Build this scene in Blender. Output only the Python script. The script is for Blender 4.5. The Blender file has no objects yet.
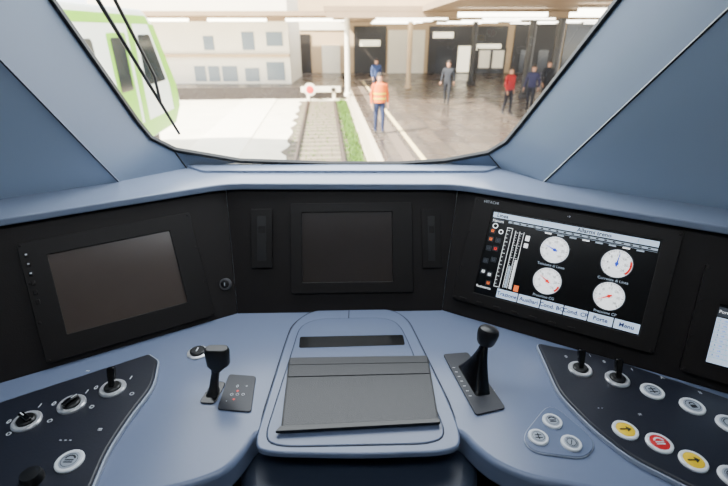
import bpy, math, random
from mathutils import Vector, Matrix
random.seed(7)
FP=450.0; CZ=1.55; PIT=math.radians(25.3)
CAM=Vector((0,0,CZ)); FW=Vector((0,math.cos(PIT),-math.sin(PIT))); UP=Vector((0,math.sin(PIT),math.cos(PIT))); RT=Vector((1,0,0))
def ray(u,v): return FW+RT*((u-364)/FP)+UP*((243-v)/FP)
def on(u,v,o,n):
    d=ray(u,v); t=(Vector(o)-CAM).dot(n)/d.dot(n); return CAM+d*t
def onz(u,v,z): return on(u,v,(0,0,z),Vector((0,0,1)))
def XatY(u,Y,z=0.0): return (u-364)/FP*(math.cos(PIT)*Y+math.sin(PIT)*(CZ-z))
def ZatY(v,Y):
    d=ray(364,v); return CZ+d.z/d.y*Y

# ---------------- materials
def lin(c):
    return tuple(((x/255)/12.92 if x/255<=.04045 else ((x/255+.055)/1.055)**2.4) for x in c)
MATS={}
def mat(name,rgb,rough=.5,metal=0,var=.06,scale=40,bump=0,emit=0,ecol=None,spec=.5,coat=0):
    if name in MATS: return MATS[name]
    m=bpy.data.materials.new(name); m.use_nodes=True; nt=m.node_tree; b=nt.nodes['Principled BSDF']
    c=lin(rgb)
    n=nt.nodes.new('ShaderNodeTexNoise'); n.inputs['Scale'].default_value=scale; n.inputs['Detail'].default_value=4
    tc=nt.nodes.new('ShaderNodeTexCoord'); nt.links.new(tc.outputs['Object'],n.inputs['Vector'])
    mx=nt.nodes.new('ShaderNodeMix'); mx.data_type='RGBA'
    nt.links.new(n.outputs['Fac'],mx.inputs[0])
    mx.inputs[6].default_value=tuple(max(0,x*(1-var)) for x in c)+(1,)
    mx.inputs[7].default_value=tuple(min(1,x*(1+var)) for x in c)+(1,)
    nt.links.new(mx.outputs[2],b.inputs['Base Color'])
    b.inputs['Roughness'].default_value=rough; b.inputs['Metallic'].default_value=metal
    b.inputs['Specular IOR Level'].default_value=spec
    if coat: b.inputs['Coat Weight'].default_value=coat
    if bump:
        bp=nt.nodes.new('ShaderNodeBump'); bp.inputs['Strength'].default_value=bump; bp.inputs['Distance'].default_value=.002
        n2=nt.nodes.new('ShaderNodeTexNoise'); n2.inputs['Scale'].default_value=scale*12; nt.links.new(tc.outputs['Object'],n2.inputs['Vector'])
        nt.links.new(n2.outputs['Fac'],bp.inputs['Height']); nt.links.new(bp.outputs['Normal'],b.inputs['Normal'])
    if emit:
        b.inputs['Emission Color'].default_value=lin(ecol or rgb)+(1,); b.inputs['Emission Strength'].default_value=emit
    MATS[name]=m; return m
def glassmat():
    m=bpy.data.materials.new('windshield_glass'); m.use_nodes=True; nt=m.node_tree; nt.nodes.clear()
    o=nt.nodes.new('ShaderNodeOutputMaterial'); t=nt.nodes.new('ShaderNodeBsdfTransparent'); g=nt.nodes.new('ShaderNodeBsdfGlossy'); x=nt.nodes.new('ShaderNodeMixShader')
    t.inputs[0].default_value=(.97,.98,.97,1); g.inputs['Roughness'].default_value=.02; x.inputs[0].default_value=.03
    nt.links.new(t.outputs[0],x.inputs[1]); nt.links.new(g.outputs[0],x.inputs[2]); nt.links.new(x.outputs[0],o.inputs[0]); return m

M_DESK=mat('desk_blue_grey_plastic',(110,122,148),.24,0,.03,6,.05)
M_DESK2=mat('desk_cover_blue_grey',(103,115,141),.24,0,.03,6,.05)
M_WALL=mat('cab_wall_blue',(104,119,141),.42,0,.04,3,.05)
M_WALL2=mat('cab_wall_blue_lightened',(134,150,172),.42,0,.04,3,.05)  # same wall blue, lightened to make up for little light on the side panels
M_HOOD=mat('hood_blue',(126,138,160),.25,0,.04,4,.06)
M_PANEL=mat('instrument_black',(17,12,11),.55,0,.15,30,.15,spec=.3)
M_BEZ=mat('bezel_black',(15,11,10),.5,0,.1,30,.1,spec=.3)
M_BLACK=mat('black_rubber',(12,12,13),.38)
M_GLOSSB=mat('gloss_black',(8,8,10),.18)
M_GROOVE=mat('groove_dark',(30,36,50),.8)
M_CTRL=mat('control_plate_dark',(26,29,40),.4,0,.1,20,.1)
M_EDGE=mat('plate_edge_light',(150,160,178),.35)
M_RIM=mat('bright_rim',(225,230,235),.35,.1)
M_CHROME=mat('satin_silver_ring',(220,222,226),.28,.6)
M_CAPW=mat('button_cap_white',(160,169,181),.35)
M_CAPY=mat('button_cap_yellow',(240,200,30),.35)
M_CAPR=mat('button_cap_red',(204,36,40),.35)
M_MARK=mat('white_marking',(205,210,216),.6)
M_DARKMARK=mat('dark_marking',(22,26,34),.6)
M_LEATHER=mat('folder_black',(19,21,28),.34,0,.1,40,.3)
M_LEATHER2=mat('folder_plate',(11,12,15),.28)
M_TRAY=mat('lower_tray_dark_blue',(44,52,68),.45)
M_PED=mat('pedestal_dark',(26,30,38),.6)
M_SCR1=mat('blank_screen_brown',(72,63,58),.2,0,.15,7)
M_SCR2=mat('blank_screen_dark',(50,45,43),.2,0,.15,7)
M_FLOOR=mat('floor_green_grey',(96,104,80),.7,0,.1,8)
# ---------------- mesh builder
class MB:
    def __init__(s): s.v=[]; s.f=[]; s.m=[]
    def add(s,vs,fs,mi=0,M=None):
        k=len(s.v)
        for p in vs:
            p=Vector(p); s.v.append(M@p if M else p)
        for f in fs: s.f.append([k+i for i in f]); s.m.append(mi)
        return s
    def prism(s,pts,z0,z1,mi=0,M=None):
        a=sum(pts[i][0]*pts[(i+1)%len(pts)][1]-pts[(i+1)%len(pts)][0]*pts[i][1] for i in range(len(pts)))
        if a<0: pts=pts[::-1]
        n=len(pts); vs=[(p[0],p[1],z0) for p in pts]+[(p[0],p[1],z1) for p in pts]
        fs=[list(range(n))[::-1],list(range(n,2*n))]+[[i,(i+1)%n,n+(i+1)%n,n+i] for i in range(n)]
        return s.add(vs,fs,mi,M)
    def box(s,c,d,mi=0,M=None):
        x,y,z=c; a,b,h=d[0]/2,d[1]/2,d[2]/2
        m=Matrix.Translation((x,y,0)); m=M@m if M else m
        return s.prism([(-a,-b),(a,-b),(a,b),(-a,b)],z-h,z+h,mi,m)
    def loft(s,secs,mi=0,M=None):
        n=len(secs[0]); vs=[p for q in secs for p in q]; fs=[list(range(n))[::-1],[(len(secs)-1)*n+i for i in range(n)]]
        for j in range(len(secs)-1):
            for i in range(n):
                k=(i+1)%n; fs.append([j*n+i,j*n+k,(j+1)*n+k,(j+1)*n+i])
        return s.add(vs,fs,mi,M)
    def lathe(s,prof,seg=28,mi=0,M=None):
        return s.loft([[(r*math.cos(2*math.pi*i/seg),r*math.sin(2*math.pi*i/seg),z) for i in range(seg)] for r,z in prof],mi,M)
    def tube(s,p0,p1,r0,r1=None,mi=0,seg=12,M=None):
        p0=Vector(p0);p1=Vector(p1); r1=r0 if r1 is None else r1
        q=(p1-p0).to_track_quat('Z','Y').to_matrix().to_4x4(); L=(p1-p0).length
        m=Matrix.Translation(p0)@q; m=M@m if M else m
        return s.lathe([(r0,0),(r1,L)],seg,mi,m)
    def flat(s,pts,z,mi=0,M=None):
        a=sum(pts[i][0]*pts[(i+1)%len(pts)][1]-pts[(i+1)%len(pts)][0]*pts[i][1] for i in range(len(pts)))
        if a<0: pts=pts[::-1]
        return s.add([(p[0],p[1],z) for p in pts],[list(range(len(pts)))],mi,M)
    def disc(s,c,r,z,mi=0,seg=28,M=None):
        return s.flat([(c[0]+r*math.cos(2*math.pi*i/seg),c[1]+r*math.sin(2*math.pi*i/seg)) for i in range(seg)],z,mi,M)
    def ring(s,c,r0,r1,z,mi=0,a0=0,a1=360,seg=28,M=None):
        vs=[];fs=[]
        for i in range(seg+1):
            t=math.radians(a0+(a1-a0)*i/seg)
            for r in (r0,r1): vs.append((c[0]+r*math.cos(t),c[1]+r*math.sin(t),z))
        for i in range(seg): fs.append([2*i,2*i+1,2*i+3,2*i+2])
        return s.add(vs,fs,mi,M)
    def line(s,a,b,w,z,mi=0,M=None):
        a=Vector(a[:2]);b=Vector(b[:2]);d=(b-a).normalized();n=Vector((-d.y,d.x))*w/2
        return s.flat([a-n,b-n,b+n,a+n],z,mi,M)
    def rect(s,x0,y0,x1,y1,z,mi=0,M=None): return s.flat([(x0,y0),(x1,y0),(x1,y1),(x0,y1)],z,mi,M)
    def text(s,txt,c,size,z,mi=0,M=None,align='CENTER',bold=0):
        cu=bpy.data.curves.new('t','FONT'); cu.body=txt; cu.size=size; cu.align_x=align; cu.align_y='CENTER'; cu.resolution_u=2; cu.offset=size*bold
        o=bpy.data.objects.new('t',cu); bpy.context.collection.objects.link(o)
        dg=bpy.context.evaluated_depsgraph_get(); me=bpy.data.meshes.new_from_object(o.evaluated_get(dg))
        s.add([(v.co.x+c[0],v.co.y+c[1],z) for v in me.vertices],[list(p.vertices) for p in me.polygons],mi,M)
        bpy.data.objects.remove(o); bpy.data.meshes.remove(me); return s
    def mesh(s,name,mats,ang=35):
        me=bpy.data.meshes.new(name); me.from_pydata(s.v,[],s.f); me.update()
        for m in mats: me.materials.append(m)
        for p,k in zip(me.polygons,s.m): p.material_index=k; p.use_smooth=True
        me.set_sharp_from_angle(angle=math.radians(ang)); return me
    def obj(s,name,mats,parent=None,bevel=0,seg=3,ang=35,**kw):
        if not isinstance(mats,(list,tuple)): mats=[mats]
        o=bpy.data.objects.new(name,s.mesh(name,mats,ang)); bpy.context.collection.objects.link(o)
        if bevel:
            b=o.modifiers.new('bevel','BEVEL'); b.width=bevel; b.segments=seg; b.limit_method='ANGLE'; b.angle_limit=math.radians(40)
        if parent: o.parent=parent
        for k,x in kw.items(): o[k]=x
        return o
def empty(name,M=None,**kw):
    o=bpy.data.objects.new(name,None); o.empty_display_size=.05; bpy.context.collection.objects.link(o)
    if M is not None: o.matrix_world=M
    for k,x in kw.items(): o[k]=x
    return o
def rnd(pts,r,seg=5):
    out=[];n=len(pts)
    for i in range(n):
        p=Vector(pts[i][:2]);a=Vector(pts[i-1][:2]);b=Vector(pts[(i+1)%n][:2])
        ri=(r[i] if i<len(r) else r[-1]) if isinstance(r,(list,tuple)) else r
        if ri<=0: out.append(p); continue
        la=min(ri,(a-p).length*.48);lb=min(ri,(b-p).length*.48)
        A=p+(a-p).normalized()*la;B=p+(b-p).normalized()*lb
        for k in range(seg+1):
            t=k/seg; out.append(A*(1-t)**2+p*2*t*(1-t)+B*t*t)
    return out
def offset(pts,d):
    n=len(pts);a=sum(pts[i][0]*pts[(i+1)%n][1]-pts[(i+1)%n][0]*pts[i][1] for i in range(n)); sg=1 if a>0 else -1
    out=[]
    for i in range(n):
        p=Vector(pts[i][:2]);e1=(p-Vector(pts[i-1][:2])).normalized();e2=(Vector(pts[(i+1)%n][:2])-p).normalized()
        t=(e1+e2); t=t.normalized() if t.length>1e-6 else e1
        nn=Vector((t.y,-t.x))*sg; c=max(.5,nn.dot(Vector((e1.y,-e1.x))*sg)); out.append(p+nn*d/c)
    return out
def rc(cx,cy,z,w,d,c=.25): 
    a,b_=w/2,d/2; k=min(a,b_)*c*2; h=k*.3
    return [(cx-a+k,cy-b_,z),(cx+a-k,cy-b_,z),(cx+a-h,cy-b_+h,z),(cx+a,cy-b_+k,z),(cx+a,cy+b_-k,z),(cx+a-h,cy+b_-h,z),(cx+a-k,cy+b_,z),(cx-a+k,cy+b_,z),(cx-a+h,cy+b_-h,z),(cx-a,cy+b_-k,z),(cx-a,cy-b_+k,z),(cx-a+h,cy-b_+h,z)]
DZ=.85
def dk(u,v,z=DZ):
    p=onz(u,v,z); return (p.x,p.y)

# ---------------- key geometry of the instrument wall
CBL=Vector((-.345,1.03,DZ)); CBR=Vector((.215,1.045,DZ)); CTL=Vector((-.386,1.204,1.158)); CTR=Vector((.261,1.199,1.158))
dR=Vector((.59,-.335,0)).normalized(); dL=Vector((-.59,-.352,0)).normalized()
def frame(o,ex,upv):
    ex=ex.normalized(); ey=(upv-ex*upv.dot(ex)).normalized(); ez=ex.cross(ey)
    return Matrix(((ex.x,ey.x,ez.x,o.x),(ex.y,ey.y,ez.y,o.y),(ex.z,ey.z,ez.z,o.z),(0,0,0,1)))
FR=frame(CBR,dR,CTR-CBR); FL=frame(CBL,-dL,CTL-CBL); FC=frame(Vector((-.06,1.0335,DZ)),CBR-CBL,Vector((0,.16,.308)))
def loc(Fm,u,v,h=0):
    n=Fm.col[2].xyz; p=on(u,v,Fm.translation+n*h,n); q=Fm.inverted()@p; return Vector((q.x,q.y))
def rectpx(Fm,tl,tr,br,bl,h=0):
    a,b,c,d=[loc(Fm,*q,h) for q in (tl,tr,br,bl)]
    return ((a.x+d.x)/2,(c.y+d.y)/2,(b.x+c.x)/2,(a.y+b.y)/2)

# ================= DESK
desk=empty('driver_desk',None,label='blue-grey moulded driver desk with a black angled instrument wall',category='desk')
R2b=CBR+dR*1.05; L2b=CBL+dL*1.0
back=[(L2b.x,L2b.y+.03),(CBL.x,CBL.y+.03),(CBR.x,CBR.y+.03),(R2b.x,R2b.y+.03)]
frontR=[dk(*q) for q in [(900,585),(780,540),(690,505),(600,491),(530,479),(495,464),(474,447),(460,430)]]
frontL=[dk(*q) for q in [(258,430),(243,453),(226,472),(185,487),(110,500),(0,530),(-160,590)]]
out=back+frontR+frontL
MB().prism(rnd(out,[0,0,0,0,.03],3),DZ-.055,DZ,0).obj('desktop',M_DESK,desk,.010,4)
con=[dk(*q) for q in [(254,446),(262,418),(284,348),(292,325),(312,311),(350,307),(392,310),(408,320),(416,336),(450,405),(463,442),(452,453),(360,456),(264,454)]]
conr=rnd(con,.05,4)
conb=rnd([dk(*q) for q in [(262,430),(262,418),(284,348),(292,325),(312,311),(350,307),(392,310),(408,320),(416,336),(450,405),(458,430)]],.03,4)
MB().prism(offset(conb,.0025),DZ-.03,DZ+.0012).obj('console_groove',M_GROOVE,desk)
MB().prism(conr,DZ-.010,DZ+.004).obj('console_block',M_DESK,desk,.0038,3)
inn=[dk(*q,DZ+.004) for q in [(264,440),(292,352),(300,326),(318,319),(385,318),(399,324),(408,342),(447,436),(430,444),(280,447)]]
innr=rnd(inn,.035,4)
MB().prism(offset(innr,.0015),DZ,DZ+.0045).obj('cover_groove',M_GROOVE,desk)
MB().prism(innr,DZ,DZ+.006).obj('console_cover',M_DESK2,desk,.002,3)
CT=DZ+.006
b=MB(); s0=dk(349,306,DZ+.004); s1=dk(349,318,DZ+.004); b.box(((s0[0]+s1[0])/2,(s0[1]+s1[1])/2,DZ+.0044),(.0025,abs(s0[1]-s1[1]),.0012)); b.obj('seam',M_GROOVE,desk)
tr=[dk(*q,.80) for q in [(262,420),(454,416),(480,458),(478,486),(470,520),(240,520),(240,486),(238,462)]]
MB().prism(rnd(tr,.03),.62,.800).obj('knee_panel',M_TRAY,desk,.03,5)
MB().prism([(-.95,.62),(-.42,.62),(-.42,1.02),(-.95,.80)],.0,.795).obj('pedestal',M_PED,desk,.01)
MB().prism([(.33,.62),(.88,.62),(.88,.75),(.33,1.0)],.0,.795).obj('pedestal',M_PED,desk,.01)
MB().prism([(-.42,1.0),(.33,1.0),(.33,1.04),(-.42,1.04)],.0,.795).obj('back_panel',M_PED,desk)
sl=[dk(*q,CT) for q in [(300,337),(403,335),(405,345),(299,348)]]
MB().prism(rnd(sl,.006),DZ+.003,CT+.0012).obj('storage_slot',M_GLOSSB,desk,.0006)

def panelpoly(Fm,ws): 
    r=[]
    for w in ws: q=Fm.inverted()@w; r.append((q.x,q.y))
    return r
for Fm,ws in ((FR,[CBR,CBR+dR*1.05,CTR+dR*1.05,CTR]),(FL,[CBL,CTL,CTL+dL*1.0,CBL+dL*1.0])):
    MB().prism(panelpoly(Fm,ws),-.03,0,0,Fm).obj('instrument_panel',M_PANEL,desk,.003,2)
MB().add([CBL,CBR,CTR,CTL],[[0,1,2,3]]).obj('instrument_panel',M_PANEL,desk)
def hoodline(o,z=0):
    n0=Vector((dL.y,-dL.x,0)); n0=n0 if n0.y<0 else -n0
    n2=Vector((dR.y,-dR.x,0)); n2=n2 if n2.y<0 else -n2
    nl=(n0+Vector((0,-1,0))).normalized(); nr=(n2+Vector((0,-1,0))).normalized()
    return [CTL+dL*1.0+n0*o,CTL+nl*o,CTR+nr*o,CTR+dR*1.0+n2*o]
hl=hoodline(.022)
hp=[(p.x,p.y) for p in hl]+[(1.22,.80),(1.22,.92),(.52,1.36),(-.70,1.36),(-1.25,.92),(-1.25,.80)]
MB().prism(rnd(hp,[0,.05,.05,0,0,0,0,0,0,0]),1.153,1.171).obj('hood',M_HOOD,desk,.004,4)
MB().prism(rnd([(-.47,1.285),(.36,1.285),(.43,1.355),(-.56,1.355)],.01),1.17,1.178).obj('sill_strip',M_HOOD,desk,.003,3)

# ================= monitors
def monitor(Fm,outer,disp,scr,label,depth=.010,screws=True):
    x0,y0,x1,y1=rectpx(Fm,*outer,depth); cx,cy=(x0+x1)/2,(y0+y1)/2
    M=Fm@Matrix.Translation((cx,cy,.0005)); e=empty('monitor',M,label=label,category='monitor')
    a,bb=(x1-x0)/2,(y1-y0)/2
    X0,Y0,X1,Y1=rectpx(Fm,*disp,depth); X0-=cx;X1-=cx;Y0-=cy;Y1-=cy
    o=rnd([(-a,-bb),(a,-bb),(a,bb),(-a,bb)],.008,4); i=rnd([(X0,Y0),(X1,Y0),(X1,Y1),(X0,Y1)],.003,4)
    n=len(o); vs=[(p[0],p[1],0) for p in o]+[(p[0],p[1],depth) for p in o]+[(p[0],p[1],depth) for p in i]+[(p[0],p[1],depth-.005) for p in i]
    fs=[]
    for k in range(n):
        q=(k+1)%n
        fs+= [[k,q,n+q,n+k],[n+k,n+q,2*n+q,2*n+k],[2*n+k,2*n+q,3*n+q,3*n+k]]
    MB().add(vs,fs).obj('bezel',M_BEZ,e,.0015,2)
    MB().prism([(X0-.004,Y0-.004),(X1+.004,Y0-.004),(X1+.004,Y1+.004),(X0-.004,Y1+.004)],.001,depth-.004).obj('screen',scr,e)
    if screws:
        for sx in (-a+.007,a-.007):
            for sy in (-bb+.007,-bb*.33,bb*.33,bb-.007):
                MB().lathe([(.0032,depth-.0005),(.0032,depth+.0012),(.002,depth+.0018)],12,0,Matrix.Translation((sx,sy,0))).obj('screw',M_PANEL,e)
    return e,(X0,Y0,X1,Y1),(a,bb),depth
eL,dl_,sz,dp=monitor(FL,((22,243),(188,212),(217,315),(40,366)),((50,256),(168,229),(188,300),(65,337)),M_SCR1,'wide black framed monitor with a blank brownish screen')
for i in range(6): MB().box((-sz[0]+.014,sz[1]-.03-i*.022,dp+.001),(.008,.011,.003)).obj('key',M_PANEL,eL,.001,1)
for i in range(3): MB().rect(-sz[0]+.012,sz[1]-.031-i*.022,-sz[0]+.0165,sz[1]-.0275-i*.022,dp+.003).obj('key_mark',M_MARK,eL)
eC,dc_,sz2,dp=monitor(FC,((290,203),(412,203),(414,293),(291,293)),((302,212),(392,212),(393,282),(302,282)),M_SCR2,'square black framed monitor with a blank dark screen',depth=.007,screws=False)
E_BG=mat('ui_black',(6,6,8),.25)
def em(n,c,s=1.0): return mat(n,c,.3,emit=s,var=0)
U=[em('ui_dark',(10,10,14),.3),em('ui_white',(235,238,240),1.3),em('ui_grey',(150,165,180),.9),em('ui_red',(225,45,40),1.),em('ui_orange',(240,110,50),1.),em('ui_blue',(40,70,190),1.),em('ui_tab',(185,204,226),1.0),em('ui_mid',(60,66,74),.6),em('ui_navy',(16,28,90),.4)]
eR,dr_,sz3,dp=monitor(FR,((477,196),(684,233),(655,352),(450,300)),((494,210),(662,240),(640,334),(472,294)),E_BG,'wide black monitor showing lit gauges and status icons',depth=.014)
X0,Y0,X1,Y1=dr_; W=X1-X0;H=Y1-Y0; zz=dp-.0035
g=MB()
def S(s,t): return (X0+s*W,Y1-t*H)
def R_(s0,t0,s1,t1,mi,k=1): 
    a=S(s0,t0);c=S(s1,t1); g.rect(a[0],c[1],c[0],a[1],zz+k*.0002,mi)
def T_(txt,s,t,h,mi,k=4,al='CENTER',bold=.0): g.text(txt,S(s,t),h*H,zz+k*.0002,mi,align=al,bold=bold)
R_(.01,.02,.99,.08,6); T_('Linea',.035,.050,.062,0,al='LEFT',bold=.02); T_('Allarmi treno',.64,.050,.062,0,bold=.02); R_(.33,.028,.335,.07,2,2); R_(.88,.028,.885,.07,2,2)
R_(.015,.095,.09,.14,7); T_('Manovra',.052,.118,.036,1)
R_(.12,.095,.99,.118,2)
for i in range(18): R_(.14+i*.047,.099,.155+i*.047,.114,0,2)
for i in range(8): R_(.36+i*.075,.14,.40+i*.075,.155,2 if i%3 else 1)
ics=[(.03,.24,4),(.03,.34,4),(.08,.34,7),(.03,.45,7),(.075,.44,3),(.08,.57,7),(.03,.60,7),(.03,.73,1),(.075,.75,1),(.08,.85,4)]
for s,t,c in ics: 
    R_(s-.017,t-.028,s+.017,t+.028,7); R_(s-.0145,t-.024,s+.0145,t+.024,0,2); R_(s-.009,t-.015,s+.009,t+.015,c,3); R_(s-.003,t-.012,s+.003,t+.006,0,4)
g.ring(S(.04,.178),.005,.007,zz+.0006,1); g.ring(S(.085,.235),.004,.006,zz+.0006,1)
T_('Resistenza',.055,.91,.04,1)
R_(.12,.17,.158,.87,1); R_(.1225,.175,.1555,.865,0,2)
for i in range(15): R_(.123,.20+i*.045,.135 if i%3 else .143,.204+i*.045,1,3)
R_(.178,.19,.1805,.86,1); R_(.205,.19,.2075,.86,1); R_(.232,.19,.2345,.86,1)
for i in range(22): R_(.184,.21+i*.029,.191 if i%5 else .198,.213+i*.029,1,3); R_(.211,.21+i*.029,.218 if i%5 else .226,.213+i*.029,1,3)
R_(.186,.60,.201,.855,2,3); R_(.218,.52,.229,.855,1,2)
R_(.25,.80,.28,.87,4); R_(.25,.22,.275,.28,1); R_(.25,.31,.275,.36,1)
R_(.30,.13,.99,.133,2)
def dial(s,t,ang,col,lab,red=None):
    c=S(s,t); r=.09*W
    g.disc(c,r,zz+.0004,1,36); g.ring(c,r*.94,r,zz+.0006,7,0,360,36)
    if red: g.ring(c,r*.78,r*.92,zz+.0006,red[0],red[1],red[2],12)
    for i in range(25):
        a=math.radians(225-i*11.25); d=Vector((math.cos(a),math.sin(a))); cc=Vector(c)
        g.line(cc+d*r*(.74 if i%4==0 else .82),cc+d*r*.9,r*.04,zz+.0008,0)
        if i%4==0: q=cc+d*r*.56; g.text(str(i),q,r*.24,zz+.0008,0)
    a=math.radians(ang); d=Vector((math.cos(a),math.sin(a))); n_=Vector((-d.y,d.x))*r*.07
    g.flat([Vector(c)-d*r*.2-n_,Vector(c)+d*r*.85,Vector(c)-d*r*.2+n_],zz+.001,col)
    g.disc(c,r*.12,zz+.0012,col,14)
    g.text(lab,S(s,t+.178),.040*H,zz+.0014,2)
dial(.44,.315,160,5,'Tensione di Linea'); dial(.80,.325,85,5,'Corrente di Linea',(3,-45,20))
dial(.44,.67,150,3,'Pressione CG',(3,-45,-15)); dial(.80,.675,210,3,'Pressione CP')
for i,t in enumerate(['Trazione','Ausiliari','Cond. BC','Cond. CP','Porte','Menu']):
    s=.15+i*.142; R_(s,.885,s+.135,.985,6); T_(t,s+.067,.935,.062,8,bold=.02)
g.obj('display_graphics',U,eR)
MB().text('HITACHI',(-sz3[0]+.045,sz3[1]-.008),.010,dp+.0004).obj('bezel_lettering',M_MARK,eR)
MB().text('i-0',(0,sz3[1]-.010),.006,dp+.0004).obj('bezel_marking',M_MARK,eR)
for i in range(7): MB().box((-sz3[0]+.03+i*.045,-sz3[1]+.008,dp+.001),(.018,.006,.003)).obj('key',M_PANEL,eR,.001,1)
eF,df_,sz4,dp=monitor(FR,((707,264),(790,279),(765,395),(679,370)),((722,305),(785,317),(768,382),(702,361)),E_BG,'black monitor with a pale lit table on screen',depth=.016)
X0,Y0,X1,Y1=df_; W=X1-X0;H=Y1-Y0; g=MB(); zz=dp-.0035
R_(.02,.22,.98,.97,6)
R_(.02,.05,.98,.20,7,2); T_('Porte',.13,.125,.07,1,4)
for i in range(8): R_(.03,.30+i*.082,.97,.304+i*.082,7,2)
for i in range(5): R_(.27+i*.17,.22,.272+i*.17,.97,7,2)
for i in range(8): T_(str(i+1),.09,.262+i*.082,.05,0); T_('ok',.18,.262+i*.082,.05,5)
g.obj('display_graphics',U,eF)

def boxpx(Fm,tl,tr,br,bl,h,name,m,parent,bev=.001,h0=0):
    x0,y0,x1,y1=rectpx(Fm,tl,tr,br,bl,h); return MB().prism([(x0,y0),(x1,y0),(x1,y1),(x0,y1)],h0,h,0,Fm).obj(name,m,parent,bev,2)
for (a,bb) in (((251,272)),((422,441))):
    e=empty('card_reader',None,label='black card reader slot set in the instrument wall',category='card reader',group='card readers in the instrument wall')
    boxpx(FC,(a,209),(bb,209),(bb,268),(a,268),.005,'housing',M_BEZ,e)
    boxpx(FC,(a+6,216),(bb-6,216),(bb-6,261),(a+6,261),.0056,'slot',M_BLACK,e,.0002,.003)
    boxpx(FC,(a+7,226),(bb-7,226),(bb-7,233),(a+7,233),.007,'eject_button',M_PANEL,e,.0004,.003)
q=FL.inverted()@on(226,284,FL.translation,FL.col[2].xyz); Fk=FL
if q.x>-.02: q=FC.inverted()@on(226,284,FC.translation,FC.col[2].xyz); Fk=FC
e=empty('key_switch',Fk@Matrix.Translation((q.x,q.y,.006)),label='small round black key switch on the instrument wall',category='switch')
M_DGR=mat('dark_grey_metal',(96,95,98),.3,.3)
MB().lathe([(.016,-.006),(.016,.003),(.014,.006),(.0115,.006),(.011,.003)],28).obj('collar',M_DGR,e)
MB().lathe([(.011,-.004),(.011,.005),(.008,.007)],24).obj('barrel',M_BEZ,e)
MB().box((0,0,.0075),(.002,.009,.001)).obj('keyhole',M_MARK,e)

# ================= control plates
def icon(kind,g,r,z,mi):
    if kind==0: g.ring((0,0),r*.42,r*.5,z,mi); g.line((-r*.15,-r*.3),(r*.15,r*.3),r*.1,z,mi)
    elif kind==1: g.ring((0,0),r*.34,r*.48,z,mi,20,160); g.line((-r*.35,0),(r*.35,0),r*.12,z,mi); g.line((-r*.35,-r*.2),(r*.35,-r*.2),r*.12,z,mi)
    elif kind==2: g.line((-r*.5,.0),(r*.4,0),r*.14,z,mi); g.flat([(r*.1,r*.3),(r*.5,0),(r*.1,-r*.3)],z+.0001,mi)
    elif kind==3: g.rect(-r*.28,-r*.34,r*.28,r*.05,z,mi); g.ring((0,r*.1),r*.16,r*.28,z,mi,0,180)
    else: g.line((-r*.4,-r*.2),(r*.4,-r*.2),r*.12,z,mi); g.line((-r*.35,r*.15),(r*.35,r*.15),r*.12,z,mi); g.line((0,-r*.4),(0,r*.4),r*.12,z,mi)
def push(parent,x,y,z,cap,r=.019,kind=0,label=None):
    e=empty('push_button',None); e.parent=parent; e.location=(x,y,z)
    if label: e['label']=label
    MB().lathe([(r*1.2,0),(r*1.2,.003),(r*1.1,.0045),(r*.9,.0045),(r*.87,.003)],32).obj('bezel_ring',M_RIM,e)
    MB().lathe([(r*.87,.001),(r*.87,.0040),(r*.8,.0046),(r*.3,.0045)],32).obj('cap',cap,e)
    sm=M_MARK if cap is M_CAPR else M_DARKMARK
    g=MB()
    if cap is M_CAPW: g.ring((0,0),r*.66,r*.71,.0051,0)
    icon(kind,g,r*1.15,.0052,0); g.obj('symbol',sm,e)
    return e
def rotary(parent,x,y,z,ang=0,r=.026,tall=True):
    e=empty('rotary_switch',None); e.parent=parent; e.location=(x,y,z); e.rotation_euler=(0,0,math.radians(ang))
    MB().lathe([(r,0),(r,.003),(r*.92,.0055),(r*.70,.0055),(r*.62,.003)],32).obj('bezel_ring',M_CHROME,e)
    MB().lathe([(r*.62,.001),(r*.62,.008),(r*.54,.010),(r*.3,.010)],28).obj('knob_base',M_BLACK,e)
    if tall:
        MB().prism(rnd([(-.005,-.004),(.005,-.004),(.008,.03),(.007,.038),(-.007,.038),(-.008,.03)],.003),-.006,.006,0,Matrix.Translation((0,0,.01))@Matrix.Rotation(math.radians(62),4,'X')).obj('handle',M_GLOSSB,e,.002,2)
    else:
        MB().box((0,0,.0125),(.010,r*1.25,.007)).obj('handle',M_GLOSSB,e,.002,2)
    g=MB(); g.rect(-.001,r*.1,.001,r*.58,.0162 if not tall else .0105); g.obj('pointer_mark',M_MARK,e)
    return e
def plate(outl,rad,label,M_=M_CTRL,h=.014,mark=None,bord=.004):
    pts=[dk(*q,DZ+h) for q in outl]; cx=sum(p[0] for p in pts)/len(pts); cy=sum(p[1] for p in pts)/len(pts)
    e=empty('switch_console',Matrix.Translation((cx,cy,DZ+.0005)),label=label,category='switch console')
    pts=rnd([(p[0]-cx,p[1]-cy) for p in pts],rad,5)
    MB().prism(offset(pts,bord),0,h*.7).obj('border',M_EDGE,e,.0012,2)
    if h>.01:
        MB().prism(offset(pts,bord*.35),0,h*.85).obj('inner_border',M_GROOVE,e,.0008,2)
    MB().prism(pts,0,h).obj('face_plate',M_,e,min(.003,h*.3),2)
    return e,cx,cy,h
def at(u,v,h,cx,cy): p=dk(u,v,DZ+h); return p[0]-cx,p[1]-cy
eA,cx,cy,h=plate([(-120,445),(-60,423),(0,402),(148,354),(157,360),(152,385),(128,415),(105,450),(84,500),(-120,560)],[.03,.03,.03,.004,.008,.03,.03,.03,.03,.03],'dark blue-black switch console with three rotary switches and a button',bord=.005)
for i,(u,v) in enumerate([(27,422),(72,405),(113,389)]):
    x,y=at(u,v,h,cx,cy); rotary(eA,x,y,h,(60,-25,8)[i],.026,tall=(i==2))
x,y=at(70,462,h,cx,cy); push(eA,x,y,h,M_CAPW,.0195,1,'white round push button with a black symbol')
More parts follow.
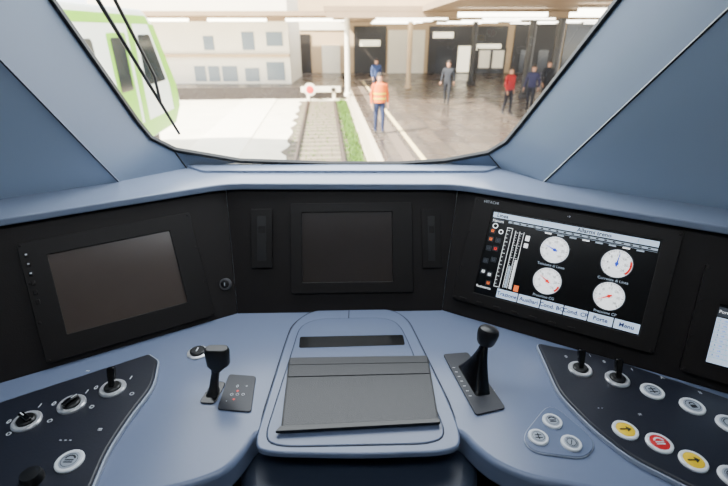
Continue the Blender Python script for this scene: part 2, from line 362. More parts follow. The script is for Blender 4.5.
x,y=at(33,480,h,cx,cy); MB().lathe([(.018,0),(.018,.008),(.015,.016),(.005,.017)],28,0,Matrix.Translation((x,y,h))).obj('knob',M_BLACK,eA)
for (u,v,t) in [(9,422,'0'),(40,406,'I'),(54,404,'0'),(87,392,'I'),(96,388,'0'),(131,378,'I'),(66,440,'- - -'),(100,430,'='),(88,371,'~')]:
    x,y=at(u,v,h,cx,cy); MB().text(t,(x,y),.015,h+.0005,bold=.02).obj('panel_marking',M_MARK,eA)
for (u,v) in [(9,434),(50,421),(92,407),(132,394)]:
    x,y=at(u,v,h,cx,cy); MB().ring((x,y),.003,.0045,h+.0005,0,0,360,12).obj('panel_symbol',M_MARK,eA)
eB,cx,cy,h=plate([(538,343),(600,355),(728,398),(830,434),(860,560),(720,500),(668,474),(630,455),(592,425),(560,392)],[.010,.03],'dark blue-black switch console with rotary switches and coloured round buttons',bord=.004)
for i,(u,v) in enumerate([(580,370),(617,380)]):
    x,y=at(u,v,h,cx,cy); rotary(eB,x,y,h,-8,.025,tall=True)
for i,(u,v,c,k,l) in enumerate([(652,392,M_CAPW,4,'silver'),(692,407,M_CAPW,3,'silver'),(729,425,M_CAPW,0,'silver'),(625,431,M_CAPY,2,'yellow'),(659,444,M_CAPR,1,'red'),(693,462,M_CAPY,2,'yellow'),(733,478,M_CAPW,0,'silver')]):
    x,y=at(u,v,h,cx,cy); push(eB,x,y,h,c,.0190,k,l+' round push button with a symbol')
for (u,v,t) in [(566,357,'0'),(590,356,'I'),(604,362,'0'),(632,370,'I'),(662,378,'A'),(700,393,'B'),(600,408,'- -'),(640,415,'=')]:
    x,y=at(u,v,h,cx,cy); MB().text(t,(x,y),.012,h+.0005).obj('panel_marking',M_MARK,eB)
eD,cx,cy,h=plate([(546,407),(556,407),(592,437),(594,449),(583,458),(535,452),(525,443),(525,433)],.02,'small blue-grey rounded triangular plate with three round buttons',M_DESK2,.004,None,.0015)
for i,(u,v) in enumerate([(552,422),(538,438),(571,444)]):
    x,y=at(u,v,h,cx,cy); push(eD,x,y,h,M_CAPW,.0155,(1,4,0)[i])

# ================= levers
lv=dk(213,394); e=empty('control_lever',Matrix.Translation((lv[0],lv[1],DZ+.0005)),label='black block-handled lever standing in a short slot on the desk',category='lever')
MB().prism(rnd([(-.021,-.028),(.014,-.030),(.019,.034),(-.010,.036)],.010),0,.003).obj('slot_plate',M_GLOSSB,e,.001,2)
MB().loft([rc(0,.0,.002,.026,.030),rc(.002,.004,.012,.018,.020),rc(.009,.012,.05,.015,.017),rc(.011,.014,.062,.020,.020)]).obj('stalk',M_BLACK,e,.001,2,60)
MB().loft([rc(.012,.014,.052,.020,.020,.4),rc(.014,.015,.060,.030,.026,.4),rc(.0165,.016,.068,.048,.028,.4),rc(.017,.017,.100,.052,.028,.4),rc(.017,.017,.108,.046,.022,.4)]).obj('handle',M_BLACK,e,.002,3,50)
cp=dk(198,353); e=empty('round_lock',Matrix.Translation((cp[0],cp[1],DZ+.0005)),label='round silver key lock with black knob on the desk',category='lock')
MB().lathe([(.025,0),(.025,.002),(.022,.004),(.0175,.004)],32).obj('collar',M_CHROME,e)
MB().lathe([(.0175,.002),(.0175,.008),(.015,.010),(.004,.0103)],28).obj('cap',M_BLACK,e)
MB().box((0,0,.0106),(.003,.014,.0008)).obj('keyhole',M_MARK,e)
pp=[dk(*q,DZ+.003) for q in [(229,374),(256,376),(251,412),(217,409)]]; cx=sum(p[0] for p in pp)/4; cy=sum(p[1] for p in pp)/4
e=empty('indicator_plate',Matrix.Translation((cx,cy,DZ+.0005)),label='dark rounded indicator plate beside a lever on the desk',category='indicator panel')
MB().prism(rnd([(p[0]-cx,p[1]-cy) for p in pp],.008),0,.003).obj('plate',M_CTRL,e,.001,2)
for i in range(3): MB().ring((-.012+i*.012,-.008),.0025,.0035,.0034,0,0,360,12).obj('lamp_ring',M_MARK,e)
for t,c_ in (('0',(-.006,.016)),('+',(.014,.016)),('-',(-.018,-.026))): MB().text(t,c_,.012,.0034).obj('plate_marking',M_MARK,e)
M_LED=mat('led_red',(200,40,40),.3,emit=.6)
for c_ in ((-.002,.002),(-.004,-.022)): MB().disc(c_,.0028,.0034,0,12).obj('red_light',M_LED,e)
pl=[dk(*q,DZ+.004) for q in [(443,354),(468,352),(506,408),(476,415)]]; cx=sum(p[0] for p in pl)/4; cy=sum(p[1] for p in pl)/4
e=empty('control_lever',Matrix.Translation((cx,cy,DZ+.0005)),label='black traction lever with broad wedge blade and rounded knob',category='lever')
pl=[(p[0]-cx,p[1]-cy) for p in pl]
MB().prism(rnd(pl,.008),0,.004).obj('base_plate',M_CTRL,e,.001,2)
ax=(Vector(pl[0])+Vector(pl[1])-Vector(pl[2])-Vector(pl[3])).normalized(); ang=math.atan2(ax.y,ax.x)-math.pi/2
A=Matrix.Rotation(ang,4,'Z'); Ai=A.inverted()
kp=Ai@Vector((.264-cx,.79-cy,.100))
secs=[]
for i in range(15):
    t=i/14; z=.003+t*.087; w=.022*(1-t)**1.2+.0125; d_=.088*(1-t)**1.7+.0135
    secs.append(rc(.004+(kp.x-.004)*t*.95,kp.y*t*.95,z,w,d_,.18))
MB().loft(secs,0,A).obj('arm',M_GLOSSB,e,0,2,40)
dd=Vector((kp.x*.4,kp.y*.4,.055))
q=A@Matrix.Translation(Vector((kp.x*.92,kp.y*.92,.082)))@dd.to_track_quat('Z','Y').to_matrix().to_4x4()
MB().lathe([(.008,0),(.0165,.003),(.0195,.009),(.0225,.024),(.0228,.032),(.0205,.039),(.015,.043),(.006,.0445)],32,0,q).obj('knob',M_BLACK,e)
for i in range(7):
    s=(i/6-.5)*.09; p=A@Vector((-.024,s,.0044)); MB().line((p.x-.003,p.y),(p.x+.003,p.y),.0014,.0044).obj('scale_mark',M_MARK,e)
for t,s in (('0',0),('+',.04),('-',-.04)): p=A@Vector((.033,s,0)); MB().text(t,(p.x,p.y),.009,.0044).obj('plate_marking',M_MARK,e)

# ================= folder on console
zf=CT+.0015
c=[dk(*q,zf+.009) for q in [(290,357),(427,355),(438,420),(282,428)]]
cx=sum(p[0] for p in c)/4; cy=sum(p[1] for p in c)/4
e=empty('document_folder',Matrix.Translation((cx,cy,zf)),label='thin black folding tablet case lying closed on the console',category='folder')
c=[(p[0]-cx,p[1]-cy) for p in c]
MB().prism(rnd(offset(c,.003),.006),0,.004).obj('back_cover',M_LEATHER2,e,.0015,2)
tl,tr_,br,bl=[Vector(p) for p in c]
for i in range(3):
    t0=[0,.13,.32][i]+.002; t1=[.13,.32,1.0][i]-.002
    MB().prism(rnd([tl.lerp(bl,t0),tr_.lerp(br,t0),tr_.lerp(br,t1),tl.lerp(bl,t1)],.002),.003,.0085+(.0005 if i==1 else 0)).obj('cover_segment',M_LEATHER,e,.0012,2)
cl=[tl.lerp(bl,.975)+Vector((-.004,0)),tr_.lerp(br,.975)+Vector((.004,0)),br+Vector((.004,-.006)),bl+Vector((-.012,-.008))]
MB().prism(rnd(cl,.003),.003,.0095).obj('spine',M_LEATHER2,e,.0015,2)

# ================= cab shell
Wn=Vector((0,1,.444)).normalized(); W0=Vector((0,1.36,1.17))
def wp(u,v): return on(u,v,W0,Wn)
FWN=frame(W0,Vector((1,0,0)),Vector((0,-.444,1)))
def wl(u,v): q=FWN.inverted()@wp(u,v); return (q.x,q.y)
op=[wl(*q) for q in [(-64,-150),(52,0),(137,121),(151,138),(175,150),(240,161),(330,164),(400,164),(445,161),(488,153),(506,142),(521,124),(618,0),(734,-150)]]
def ringo(pts,d,h0,h1,name,m,**kw):
    n=len(pts); o=offset(pts,d); vs=[];fs=[]
    for a,z in ((pts,h0),(pts,h1),(o,h1),(o,h0)): vs+=[(p[0],p[1],z) for p in a]
    for k in range(n):
        q=(k+1)%n
        for j in range(4): fs.append([j*n+k,j*n+q,((j+1)%4)*n+q,((j+1)%4)*n+k])
    return MB().add(vs,fs,0,FWN).obj(name,m,None,.002,2,**kw)
MB().flat(op,-.004,0,FWN).obj('window_1',glassmat(),kind='structure',label='large raked windshield glass')
ringo(offset(op,-.004),.010,-.01,.005,'trim_1',M_BLACK,kind='structure',label='black rubber windshield gasket')
opo=[FWN@Vector((p[0],p[1],0)) for p in offset(op,.005)]
S0L=Vector((-.68,1.2,1.17)); sL=Vector((-.071,-.2,.325))/.325
S0R=Vector((.50,1.2,1.17)); sR=Vector((.183,-.25,.415))/.415
def SL(z): return S0L+sL*(z-1.17)
def SR(z): return S0R+sR*(z-1.17)
ou=[SL(2.0),SL(1.6),SL(1.28),SL(1.21),S0L,Vector((-.50,1.37,1.165)),Vector((-.15,1.37,1.165)),Vector((.1,1.37,1.165)),Vector((.30,1.37,1.165)),Vector((.42,1.33,1.165)),S0R,SR(1.25),SR(1.6),SR(2.0)]
n=len(op); vs=opo+ou; fs=[[k,k+1,n+k+1,n+k] for k in range(n-1)]
MB().add(vs,fs).obj('wall_front',M_WALL,kind='structure',label='blue moulded cladding around the windshield')
vs=[opo[0],opo[-1],SR(2.0),SR(2.2),SL(2.2),SL(2.0)]
MB().add(vs,[[0,1,2,3,4,5]]).obj('wall_header',M_WALL,kind='structure',label='blue cladding above the windshield')
def side(S,X,nm,yb,yt):
    vs=[S(1.15),S(2.2),Vector((X,yt,2.2)),Vector((X,yb,1.15)),Vector((X,yb,0)),Vector((X,-1.2,0)),Vector((X,-1.2,2.2)),Vector((S(1.15).x,1.2,0))]
    MB().add(vs,[[0,1,2,3],[3,2,6,5,4],[0,3,4,7]]).obj(nm,M_WALL2,kind='structure',label='blue side cladding of the cab')
side(SL,-1.14,'wall_left',.92,.40); side(SR,1.2,'wall_right',.80,.30)
MB().prism([(-1.16,-1.2),(1.22,-1.2),(1.22,.5),(.97,.62),(-.92,.62),(-1.16,.5)],2.2,2.24).obj('ceiling',M_WALL2,kind='structure',label='blue cab ceiling')
MB().prism([(-1.16,-1.2),(1.22,-1.2),(1.22,1.3),(-1.16,1.3)],-.05,0).obj('floor',M_FLOOR,kind='structure',label='green-grey cab floor')
MB().prism([(-1.16,-1.24),(1.22,-1.24),(1.22,-1.2),(-1.16,-1.2)],0,2.2).obj('wall_rear',mat('rear_wall_pale',(205,205,203),.6),kind='structure',label='pale rear wall of the cab')  # unseen wall, made pale to bounce fill light onto the cab sides
MB().prism([(-.7,1.30),(.55,1.30),(.55,1.34),(-.7,1.34)],0,1.14).obj('wall_bulkhead',M_WALL2,kind='structure',label='front bulkhead behind the desk')
def seam(a,b_,w,nm,m,off):
    MB().tube(Vector(a)+off,Vector(b_)+off,w,w,0,8).obj(nm,m,kind='structure',label='thin strip along a panel seam')
seam(SL(1.172),SL(2.2),.0024,'trim_2',M_BLACK,Vector((.001,-.001,0)))
seam(SL(1.172),SL(2.2),.0013,'trim_3_highlight',M_EDGE,Vector((.004,-.002,0)))  # pale strip painted in as the highlight along the left seam
seam(SR(1.172),SR(2.2),.0026,'trim_4',M_BLACK,Vector((-.001,-.001,0)))
seam(SR(1.172),SR(2.2),.0013,'trim_5_highlight',M_RIM,Vector((-.005,-.002,0)))  # bright strip standing in for the highlight beside the right seam
seam(opo[4],ou[4].lerp(ou[5],.8),.002,'trim_6',M_BLACK,Vector((0,-.002,0))); seam(opo[9],ou[9],.002,'trim_7',M_BLACK,Vector((0,-.001,0)))

wo=Vector((0,.035,.016))
e=empty('windshield_wiper',None,label='black double wiper arm and blade outside the windshield',category='wiper')
a,b2,c2,d2=[wp(*q)+wo for q in [(62,-40),(176,142),(84,-40),(150,84)]]
MB().tube(a,b2,.006,.004,0,8).obj('blade',M_BLACK,e); MB().tube(c2,d2,.005,.004,0,8).obj('arm',M_BLACK,e); MB().tube(d2,a.lerp(b2,.78),.004,.004,0,8).obj('link',M_BLACK,e)

# ================= OUTSIDE
TH=math.radians(4.7)
G=Matrix.Translation((-.24,0,0))@Matrix.Rotation(TH,4,'Z')
ZR=-1.9; ZP=-1.35; CNZ=2.22; ZG=-2.0; ZB=-1.985
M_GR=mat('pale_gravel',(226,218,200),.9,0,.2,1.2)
M_BAL=mat('ballast_stone',(96,86,72),.95,0,.45,7)
M_STEEL=mat('rail_steel',(70,58,50),.6,.2)
M_SLEEP=mat('sleeper_wood',(122,110,92),.9,0,.3,6)
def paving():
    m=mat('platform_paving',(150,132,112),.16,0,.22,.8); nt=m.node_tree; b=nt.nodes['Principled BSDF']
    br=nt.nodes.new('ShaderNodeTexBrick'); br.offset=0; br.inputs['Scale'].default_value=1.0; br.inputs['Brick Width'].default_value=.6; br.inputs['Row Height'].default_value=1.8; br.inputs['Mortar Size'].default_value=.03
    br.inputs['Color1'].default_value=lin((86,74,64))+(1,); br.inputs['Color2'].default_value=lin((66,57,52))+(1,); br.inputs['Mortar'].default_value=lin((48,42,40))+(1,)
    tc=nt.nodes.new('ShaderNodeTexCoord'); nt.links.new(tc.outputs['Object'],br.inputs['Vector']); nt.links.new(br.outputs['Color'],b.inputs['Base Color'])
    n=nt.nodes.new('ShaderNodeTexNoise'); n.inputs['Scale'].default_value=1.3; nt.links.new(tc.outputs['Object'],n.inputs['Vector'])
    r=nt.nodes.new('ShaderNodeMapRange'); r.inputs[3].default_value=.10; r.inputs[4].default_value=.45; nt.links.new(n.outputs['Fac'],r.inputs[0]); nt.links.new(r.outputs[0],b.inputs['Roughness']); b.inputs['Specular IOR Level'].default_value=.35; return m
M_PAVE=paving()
M_WHITE=mat('white_plaster',(236,228,210),.8,0,.08,1)
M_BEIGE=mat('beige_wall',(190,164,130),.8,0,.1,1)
M_DK=mat('dark_opening',(32,26,23),.4)
M_GLS=mat('building_glass',(110,122,132),.15)
M_GLSD=mat('hall_glass_dark',(62,62,64),.15)
M_TGLS=mat('train_window_dark',(34,42,44),.12)
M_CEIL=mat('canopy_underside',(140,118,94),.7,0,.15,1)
M_YEL=mat('platform_line',(226,204,150),.7)
M_GREENT=mat('train_green',(128,196,0),.4)
M_WT=mat('train_white',(230,236,226),.4)
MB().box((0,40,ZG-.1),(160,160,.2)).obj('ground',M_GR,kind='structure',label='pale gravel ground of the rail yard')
def gbox(x0,x1,y0,y1,z0,z1,name,m,parent=None,bev=0,**kw):
    return MB().prism([(x0,y0),(x1,y0),(x1,y1),(x0,y1)],z0,z1,0).obj(name,m,parent,bev,2,**kw)
def G_(o): 
    if o.parent is None: o.matrix_world=G
    return o
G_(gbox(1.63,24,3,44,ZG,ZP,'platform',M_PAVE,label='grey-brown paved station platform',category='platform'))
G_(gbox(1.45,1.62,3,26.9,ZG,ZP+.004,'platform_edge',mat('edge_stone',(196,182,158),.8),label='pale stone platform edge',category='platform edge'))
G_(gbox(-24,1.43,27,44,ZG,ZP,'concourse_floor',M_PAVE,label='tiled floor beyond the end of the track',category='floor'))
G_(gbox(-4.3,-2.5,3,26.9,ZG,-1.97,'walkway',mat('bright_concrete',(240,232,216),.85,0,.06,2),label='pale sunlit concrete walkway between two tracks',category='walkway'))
G_(gbox(2.55,2.68,3,30,ZP+.001,ZP+.006,'safety_line',M_YEL,label='pale yellow safety line painted along the platform',category='line'))
G_(gbox(2.1,2.4,3,30,ZP+.001,ZP+.005,'tactile_strip',mat('tactile_grey',(100,86,74),.8,0,.3,30),label='dark tactile strip along the platform',category='tactile paving'))
tk=empty('railway_track',G,label='rusty brown railway track on sleepers and ballast',category='track')
MB().prism([(-1.12+.10*math.sin(i*1.7)+.06*math.sin(i*4.1),4+i*.5) for i in range(45)]+[(1.42,26),(1.42,4)],ZG,ZB).obj('ballast',M_BAL,tk)
for sx in (-.7175,.7175):
    MB().prism([(-.07,.05),(.07,.05),(.07,.06),(.012,.07),(.012,.11),(.036,.12),(.036,.15),(-.036,.15),(-.036,.12),(-.012,.11),(-.012,.07),(-.07,.06)],0,21.5,0,Matrix.Translation((sx,25.5,ZR-.12))@Matrix.Rotation(math.pi/2,4,'X')).obj('rail',M_STEEL,tk)
s0=gbox(-.98,.98,-.12,.12,ZB-.01,ZR-.07,'sleeper',M_SLEEP,tk,.008); s0.location=(0,4.3,0)
for i in range(1,35):
    o=s0.copy(); bpy.context.collection.objects.link(o); o.location=(0,4.3+i*.62,0)
M_GRS=mat('grass_green',(84,118,36),.8,0,.6,5)
gb=MB()
for i in range(5200):
    x=random.triangular(.80,1.42,1.15); y=random.uniform(8,25.9); h=random.uniform(.06,.18)
    if random.random()<.2: x=random.uniform(-1.0,.9); h*=.45
    a=random.uniform(0,6.3); w=.022
    dx,dy=math.cos(a)*w,math.sin(a)*w; lx,ly=random.uniform(-.04,.01),random.uniform(-.05,.05)
    gb.add([(x-dx,y-dy,ZB+.001),(x+dx,y+dy,ZB+.001),(x+lx,y+ly,ZB+h)],[[0,1,2]])
o=gb.obj('grass',M_GRS,label='green weeds growing beside the rail',category='grass'); o['kind']='stuff'; o.matrix_world=G
bs=empty('buffer_stop',G@Matrix.Translation((0,26.6,ZR)),label='low white buffer stop with a red round signal disc',category='buffer stop')
for sx in (-.72,.72):
    gbox(sx-.08,sx+.08,-.1,.1,-.1,.62,'post',M_WHITE,bs,.02)
gbox(-1.1,1.1,-.18,-.08,.32,.62,'beam',M_WHITE,bs,.02)
for sx in (-.6,.6): MB().lathe([(.06,0),(.06,.14),(.13,.16),(.13,.22)],20,0,Matrix.Translation((sx+.1,-.18,.47))@Matrix.Rotation(math.pi/2,4,'X')).obj('bumper',M_DK,bs)
gbox(-.62,-.57,-.44,-.38,-.1,.3,'disc_post',M_DK,bs)
Md=Matrix.Translation((-.60,-.45,.50))@Matrix.Rotation(math.pi/2,4,'X')
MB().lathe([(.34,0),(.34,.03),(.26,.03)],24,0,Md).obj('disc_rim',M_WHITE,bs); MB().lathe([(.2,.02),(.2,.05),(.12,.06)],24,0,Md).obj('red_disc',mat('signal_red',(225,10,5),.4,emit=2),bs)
tn=empty('passenger_train',G@Matrix.Translation((-4.55,0,ZR)),label='white and bright green passenger train standing on the next track',category='train')
body=[(2,.75),(15.2,.75),(15.9,1.2),(15.8,1.9),(14.6,3.6),(13.9,3.95),(2,3.95)]
Mx=Matrix(((0,0,-1,0),(1,0,0,0),(0,1,0,0),(0,0,0,1)))
MB().prism(body,0,2.85,0,Mx).obj('body',M_WT,tn,.08,4)
def sidep(pts,name,m,t=.02): 
    MB().prism(pts,-t,.0,0,Mx).obj(name,m,tn,.004,1)
sidep([(2,.8),(15.1,.8),(15.7,1.2),(2,1.4)],'green_band',M_GREENT,.012)
sidep([(15.75,1.2),(15.7,1.9),(14.5,3.6),(14.1,3.6),(15.1,1.95),(15.15,1.2)],'green_stripe',M_GREENT,.014)
sidep([(12.6,1.12),(12.95,1.12),(12.95,3.6),(12.6,3.6)],'green_stripe',M_GREENT,.013)
sidep([(2,3.6),(14.2,3.6),(14.0,3.8),(2,3.8)],'green_band',M_GREENT,.012)
sidep(rnd([(13.2,2.1),(14.8,2.1),(14.05,3.35),(13.2,3.35)],.1),'cab_window',M_TGLS,.02)
for i in range(4):
    y=3+i*2.0; sidep(rnd([(y,2.1),(y+1.6,2.1),(y+1.6,3.3),(y,3.3)],.12),'window',M_TGLS,.02)
sidep(rnd([(11.35,1.2),(12.4,1.2),(12.4,3.4),(11.35,3.4)],.08),'door',M_GREENT,.016)
sidep(rnd([(11.5,2.1),(12.25,2.1),(12.25,3.3),(11.5,3.3)],.08),'door_window',M_TGLS,.022)
for y in (4,6.3,11.5,13.6): MB().lathe([(.46,0),(.46,.12),(.3,.14)],24,0,Matrix.Translation((-.35,y,.46))@Matrix.Rotation(math.pi/2,4,'Y')).obj('wheel',M_STEEL,tn)
gbox(-2.4,-.3,3,14.3,.35,.76,'underframe',M_DK,tn)
Yb=28.5
bl_=empty('station_building',None,label='white plastered station building with rows of small windows',category='building')
def bpx(u0,v0,u1,v1,Y,t,name,m,parent=None,**kw):
    return gbox(XatY(u0,Y),XatY(u1,Y),Y-t,Y+.2,ZatY(v1,Y),ZatY(v0,Y),name,m,parent,0,**kw)
gbox(XatY(100,Yb),XatY(290,Yb),Yb,Yb+5,ZP,5,'facade',M_WHITE,bl_)
for u0,v0,u1,v1 in [(193,66,204,81),(207,66,218,81),(221,66,236,81),(244,68,258,81),(244,32,256,50),(268,32,284,46),(206,36,216,50),(266,62,284,80)]:
    bpx(u0,v0,u1,v1,Yb,.05,'window',M_GLS,bl_)
bpx(150,54,290,57,Yb,.3,'ledge',M_BEIGE,bl_); bpx(265,84,280,88,Yb,.05,'sign',mat('brown_door',(130,96,70),.6),bl_)
Yh=36
hb=empty('station_hall',None,label='beige station hall wall with dark doorways under the canopy',category='building')
gbox(XatY(285,Yh),XatY(760,Yh),Yh,Yh+.5,ZP+.003,6,'wall',M_BEIGE,hb)
for u0,v0,u1,v1,m in [(294,34,311,74,M_DK),(322,45,340,75,M_WHITE),(354,26,386,77,M_DK),(388,30,424,77,M_WHITE),(428,26,505,77,M_DK),(512,24,556,77,M_DK),(562,22,606,77,M_GLSD),(614,22,650,77,M_DK),(300,22,345,30,M_WHITE)]:
    bpx(u0,v0,u1,v1,Yh,.08,'panel' if m is M_WHITE else 'doorway',m,hb)
M_SIGN=mat('lit_shop_front',(235,225,200),.4,emit=2.5)
for u0,v0,u1,v1 in [(432,32,452,38),(436,46,452,74),(458,46,470,72),(476,44,500,50),(478,56,488,74),(492,56,502,74),(520,50,532,74),(538,50,548,74),(360,40,380,46)]:
    bpx(u0,v0,u1,v1,Yh-.1,.06,'lit_glazing',M_SIGN if v1!=74 else M_GLSD,hb)
cn=empty('platform_canopy',None,label='beige platform canopy with long white lamps',category='canopy')
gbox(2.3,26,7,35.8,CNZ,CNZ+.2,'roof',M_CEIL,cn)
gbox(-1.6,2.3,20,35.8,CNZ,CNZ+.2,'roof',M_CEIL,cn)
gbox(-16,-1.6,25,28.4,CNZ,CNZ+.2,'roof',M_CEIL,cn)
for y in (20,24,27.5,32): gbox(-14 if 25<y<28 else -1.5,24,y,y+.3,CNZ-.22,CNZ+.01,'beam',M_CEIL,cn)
M_LAMP=mat('canopy_lamp',(255,248,230),.5,emit=12)
for y,xs in ((14,(6,)),(17,(3.2,7,11)),(21,(.5,5,10,15)),(25.6,(-12,-8,-4,0.5,5,10,15)),(30,(.5,5,10,15)),(34,(.5,5,10,15))):
    for x in xs: gbox(x,x+3.0,y,y+.2,CNZ-.26,CNZ-.12,'lamp',M_LAMP,cn)
def column(u,v,r,m,lab,top=CNZ):
    p=onz(u,v,ZP); e=empty('column',Matrix.Translation((p.x,p.y,ZP)),label=lab,category='column',group='canopy columns')
    MB().lathe([(r*1.5,0),(r*1.5,.15),(r,.18),(r,top-ZP-.1),(r*1.3,top-ZP-.05),(r*1.3,top-ZP-.005)],20).obj('shaft',m,e); return e
column(348,96,.12,M_WHITE,'slim white canopy column at the platform end')
column(523,97,.16,M_DK,'dark steel canopy column on the platform'); column(549,100,.17,M_DK,'dark steel canopy column on the platform'); column(408,88,.13,M_BEIGE,'beige canopy column on the platform')
column(470,84,.15,M_DK,'dark steel canopy column on the platform')
kp_=onz(468,84,ZP)
k=empty('timetable_stand',Matrix.Translation((kp_.x+1.2,kp_.y,ZP)),label='dark framed timetable stand with white posters',category='information stand')
for x in (-.8,.8): gbox(x-.04,x+.04,-.05,.05,0,2.0,'frame_post',M_DK,k)
gbox(-.8,.8,-.04,.04,.8,1.95,'board',M_DK,k)
for x in (-.4,.4): gbox(x-.32,x+.32,-.06,-.04,.9,1.85,'poster',M_WHITE,k)

# ================= people
def person(u,v,h,cols,label,face=0,stride=.0,arm=.0,vest=False,hair=(40,30,25)):
    p=onz(u,v,ZP); sc=h/1.75
    e=empty('person',Matrix.Translation((p.x,p.y,ZP))@Matrix.Rotation(face,4,'Z')@Matrix.Scale(sc,4),label=label,category='person')
    V=[];E=[];Rr=[]
    def add(co,r,par=None):
        V.append(Vector(co));Rr.append(r); 
        if par is not None: E.append((par,len(V)-1))
        return len(V)-1
    pel=add((0,0,.97),(.155,.115)); wa=add((0,0,1.12),(.14,.10),pel); ch=add((0,.0,1.32),(.17,.115),wa); nb=add((0,.01,1.455),(.075,.07),ch); nk=add((0,0,1.51),(.055,.055),nb)
    hd=add((0,-.01,1.60),(.08,.095),nk); ht=add((0,0,1.70),(.06,.07),hd)
    hands=[]
    for s,k in ((-1,1),(1,-1)):
        sh=add((s*.185,0,1.41),(.065,.065),ch); el=add((s*.24,.02-k*arm*.3,1.14),(.048,.048),sh); wr=add((s*.25,-.06-k*arm,.90+abs(arm)*.25),(.032,.032),el); ha=add((s*.25,-.08-k*arm*1.1,.83+abs(arm)*.3),(.04,.028),wr); hands.append((wr,ha,s))
        hp=add((s*.09,0,.90),(.095,.10),pel); kn=add((s*.10,-.02+k*stride*.45,.50),(.065,.065),hp); an=add((s*.105,.03+k*stride,.10),(.045,.045),kn); add((s*.115,-.11+k*stride,.045),(.045,.035),an)
    me=bpy.data.meshes.new('b'); me.from_pydata(V,E,[]); o=bpy.data.objects.new('b',me); bpy.context.collection.objects.link(o)
    m=o.modifiers.new('s','SKIN'); 
    for i,sv in enumerate(me.skin_vertices[0].data): sv.radius=Rr[i]; sv.use_root=(i==0)
    m.use_smooth_shade=True; s2=o.modifiers.new('d','SUBSURF'); s2.levels=2; s2.render_levels=2
    dg=bpy.context.evaluated_depsgraph_get(); m2=bpy.data.meshes.new_from_object(o.evaluated_get(dg)); bpy.data.objects.remove(o)
    mb=MB(); mb.v=[v.co.copy() for v in m2.vertices]
    for pl_ in m2.polygons:
        c=pl_.center; mi=1
        if c.z>1.49: mi=0
        elif min((c-V[hh]).length for w,hh,_ in hands)<.075 : mi=0
        elif c.z<.95 and abs(c.x)<.205: mi=2
        if c.z<.105: mi=3
        mb.f.append(list(pl_.vertices)); mb.m.append(mi)
    for w,hh,s in hands:
        d=(V[hh]-V[w]).normalized()
        for i in range(4):
            o_=V[hh]+Vector((0,(i-1.5)*.018,0))+d*.02; L=(.06,.07,.066,.05)[i]
            mid=o_+d*L*.55; mb.tube(o_,mid,.009,.0085,0,8); mb.tube(mid,mid+(d+Vector((-s*.5,0,0))).normalized()*L*.5,.0085,.006,0,8)
        t0=V[hh]+Vector((0,-.025,.01)); mb.tube(t0,t0+(d*.6+Vector((-s*.2,-.7,0))).normalized()*.055,.010,.007,0,8)
    mb.prism([(-.012,0),(.012,0),(0,.04)],-.01,.018,0,Matrix.Translation((0,-.095,1.60))@Matrix.Rotation(math.pi/2,4,'X'))
    for s in (-1,1):
        mb.lathe([(.009,0),(.006,.004)],10,3,Matrix.Translation((s*.03,-.094,1.635))@Matrix.Rotation(math.pi/2,4,'X'))
        mb.lathe([(.022,0),(.016,.012)],10,0,Matrix.Translation((s*.078,0,1.62))@Matrix.Rotation(s*math.pi/2,4,'Y'))
    mb.box((0,-.094,1.572),(.035,.006,.007),4)
    mt=[mat('skin_tone',(190,140,110),.6),mat('cloth_%d_%d_%d'%cols[0],cols[0],.85),mat('cloth_%d_%d_%d'%cols[1],cols[1],.85),mat('shoe_dark',(24,22,22),.6),mat('lip_red',(150,80,75),.6)]
    mb.obj('body',mt,e)
    hv=MB(); seg=16
    M=Matrix.Translation((0,.015,0))@Matrix.Scale(.92,4,(1,0,0))
    hv.lathe([(.1*math.sin(t),1.655+.105*math.cos(t)) for t in (1.5,1.2,.9,.6,.3)],seg,0,M); hv.lathe([(.085,1.575),(.095,1.60),(.1,1.66)],seg,0,Matrix.Translation((0,.03,0))@Matrix.Scale(.85,4,(1,0,0))@Matrix.Scale(.8,4,(0,1,0)))
    hv.obj('hair',mat('hair_%d'%hair[0],hair,.7),e)
    if vest:
        b=MB(); b.lathe([(.185,.93),(.175,1.1),(.2,1.3),(.17,1.43),(.08,1.49)],24,0,Matrix.Scale(.74,4,(0,1,0)))
        b.obj('safety_vest',mat('vest_orange',(225,105,0),.8),e)
        for z in (1.02,1.16): MB().lathe([(.192,z),(.192,z+.045)],24,0,Matrix.Scale(.75,4,(0,1,0))).obj('reflective_band',mat('reflective_yellow',(225,205,10),.5),e)
    return e
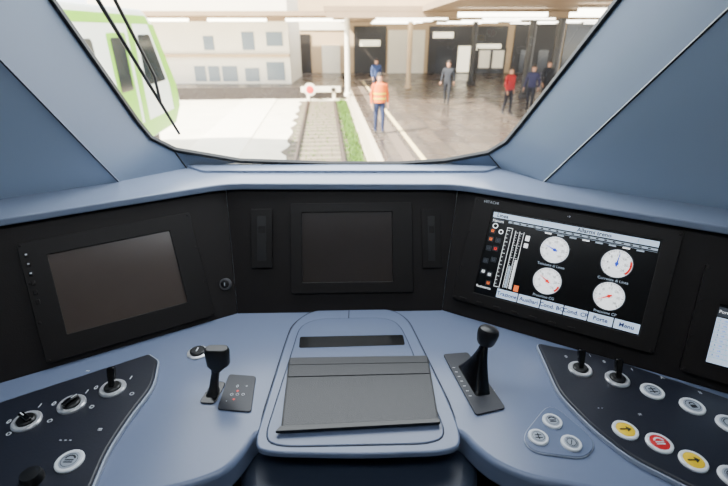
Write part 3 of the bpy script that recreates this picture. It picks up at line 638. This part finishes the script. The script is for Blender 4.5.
person(379,134,1.78,((190,80,0),(26,36,68)),'person in orange safety vest and dark blue trousers',.15,.05,.03,True)
person(376,97,1.72,((44,60,100),(36,40,60)),'person in dark blue coat walking on the platform',.3,.14,.12)
person(446,105,1.78,((22,25,34),(18,20,27)),'person in dark jacket and dark trousers walking',-.4,.16,.12)
person(506,115,1.70,((160,22,28),(24,22,28)),'person in red jacket and dark trousers standing',.5,.10,.08)
person(528,112,1.74,((36,34,66),(22,22,30)),'person in blue-violet jacket and dark trousers walking',-.6,.14,.1)
person(543,106,1.80,((20,20,26),(18,18,24)),'person in black coat standing beside a column',.2,.05,.03)

# ================= light, world, camera
sc=bpy.context.scene
w=bpy.data.worlds.new('world'); sc.world=w; w.use_nodes=True; nt=w.node_tree; bg=nt.nodes['Background']
bg.inputs[0].default_value=(.90,.95,1.0,1); bg.inputs[1].default_value=7.0
L=bpy.data.lights.new('sun','SUN'); L.energy=46; L.angle=.02; L.color=(1,.94,.80)
o=bpy.data.objects.new('sun',L); sc.collection.objects.link(o); o.rotation_euler=Vector((.62,.38,-.68)).to_track_quat('-Z','Y').to_euler()
def area(n,locn,rot,sx,sy,en,col):
    L=bpy.data.lights.new(n,'AREA'); L.shape='RECTANGLE'; L.size=sx; L.size_y=sy; L.energy=en; L.color=col
    o=bpy.data.objects.new(n,L); sc.collection.objects.link(o); o.location=locn; o.rotation_euler=rot; return o
area('cab_fill_light',(-.05,.15,2.17),(math.radians(14),0,0),1.2,.5,11,(.90,.95,1))  # unseen area light added overhead to fill the cab interior
area('canopy_light',(10,24,1.9),(0,0,0),14,14,350,(1,.88,.72))
cam=bpy.data.cameras.new('cam'); co=bpy.data.objects.new('camera',cam); sc.collection.objects.link(co); sc.camera=co
cam.sensor_width=36; cam.lens=FP/728*36; cam.clip_start=.02; cam.clip_end=300
co.location=CAM; co.rotation_euler=(math.radians(90)-PIT,0,0)
cam.dof.use_dof=True; cam.dof.focus_distance=1.05; cam.dof.aperture_fstop=4.0
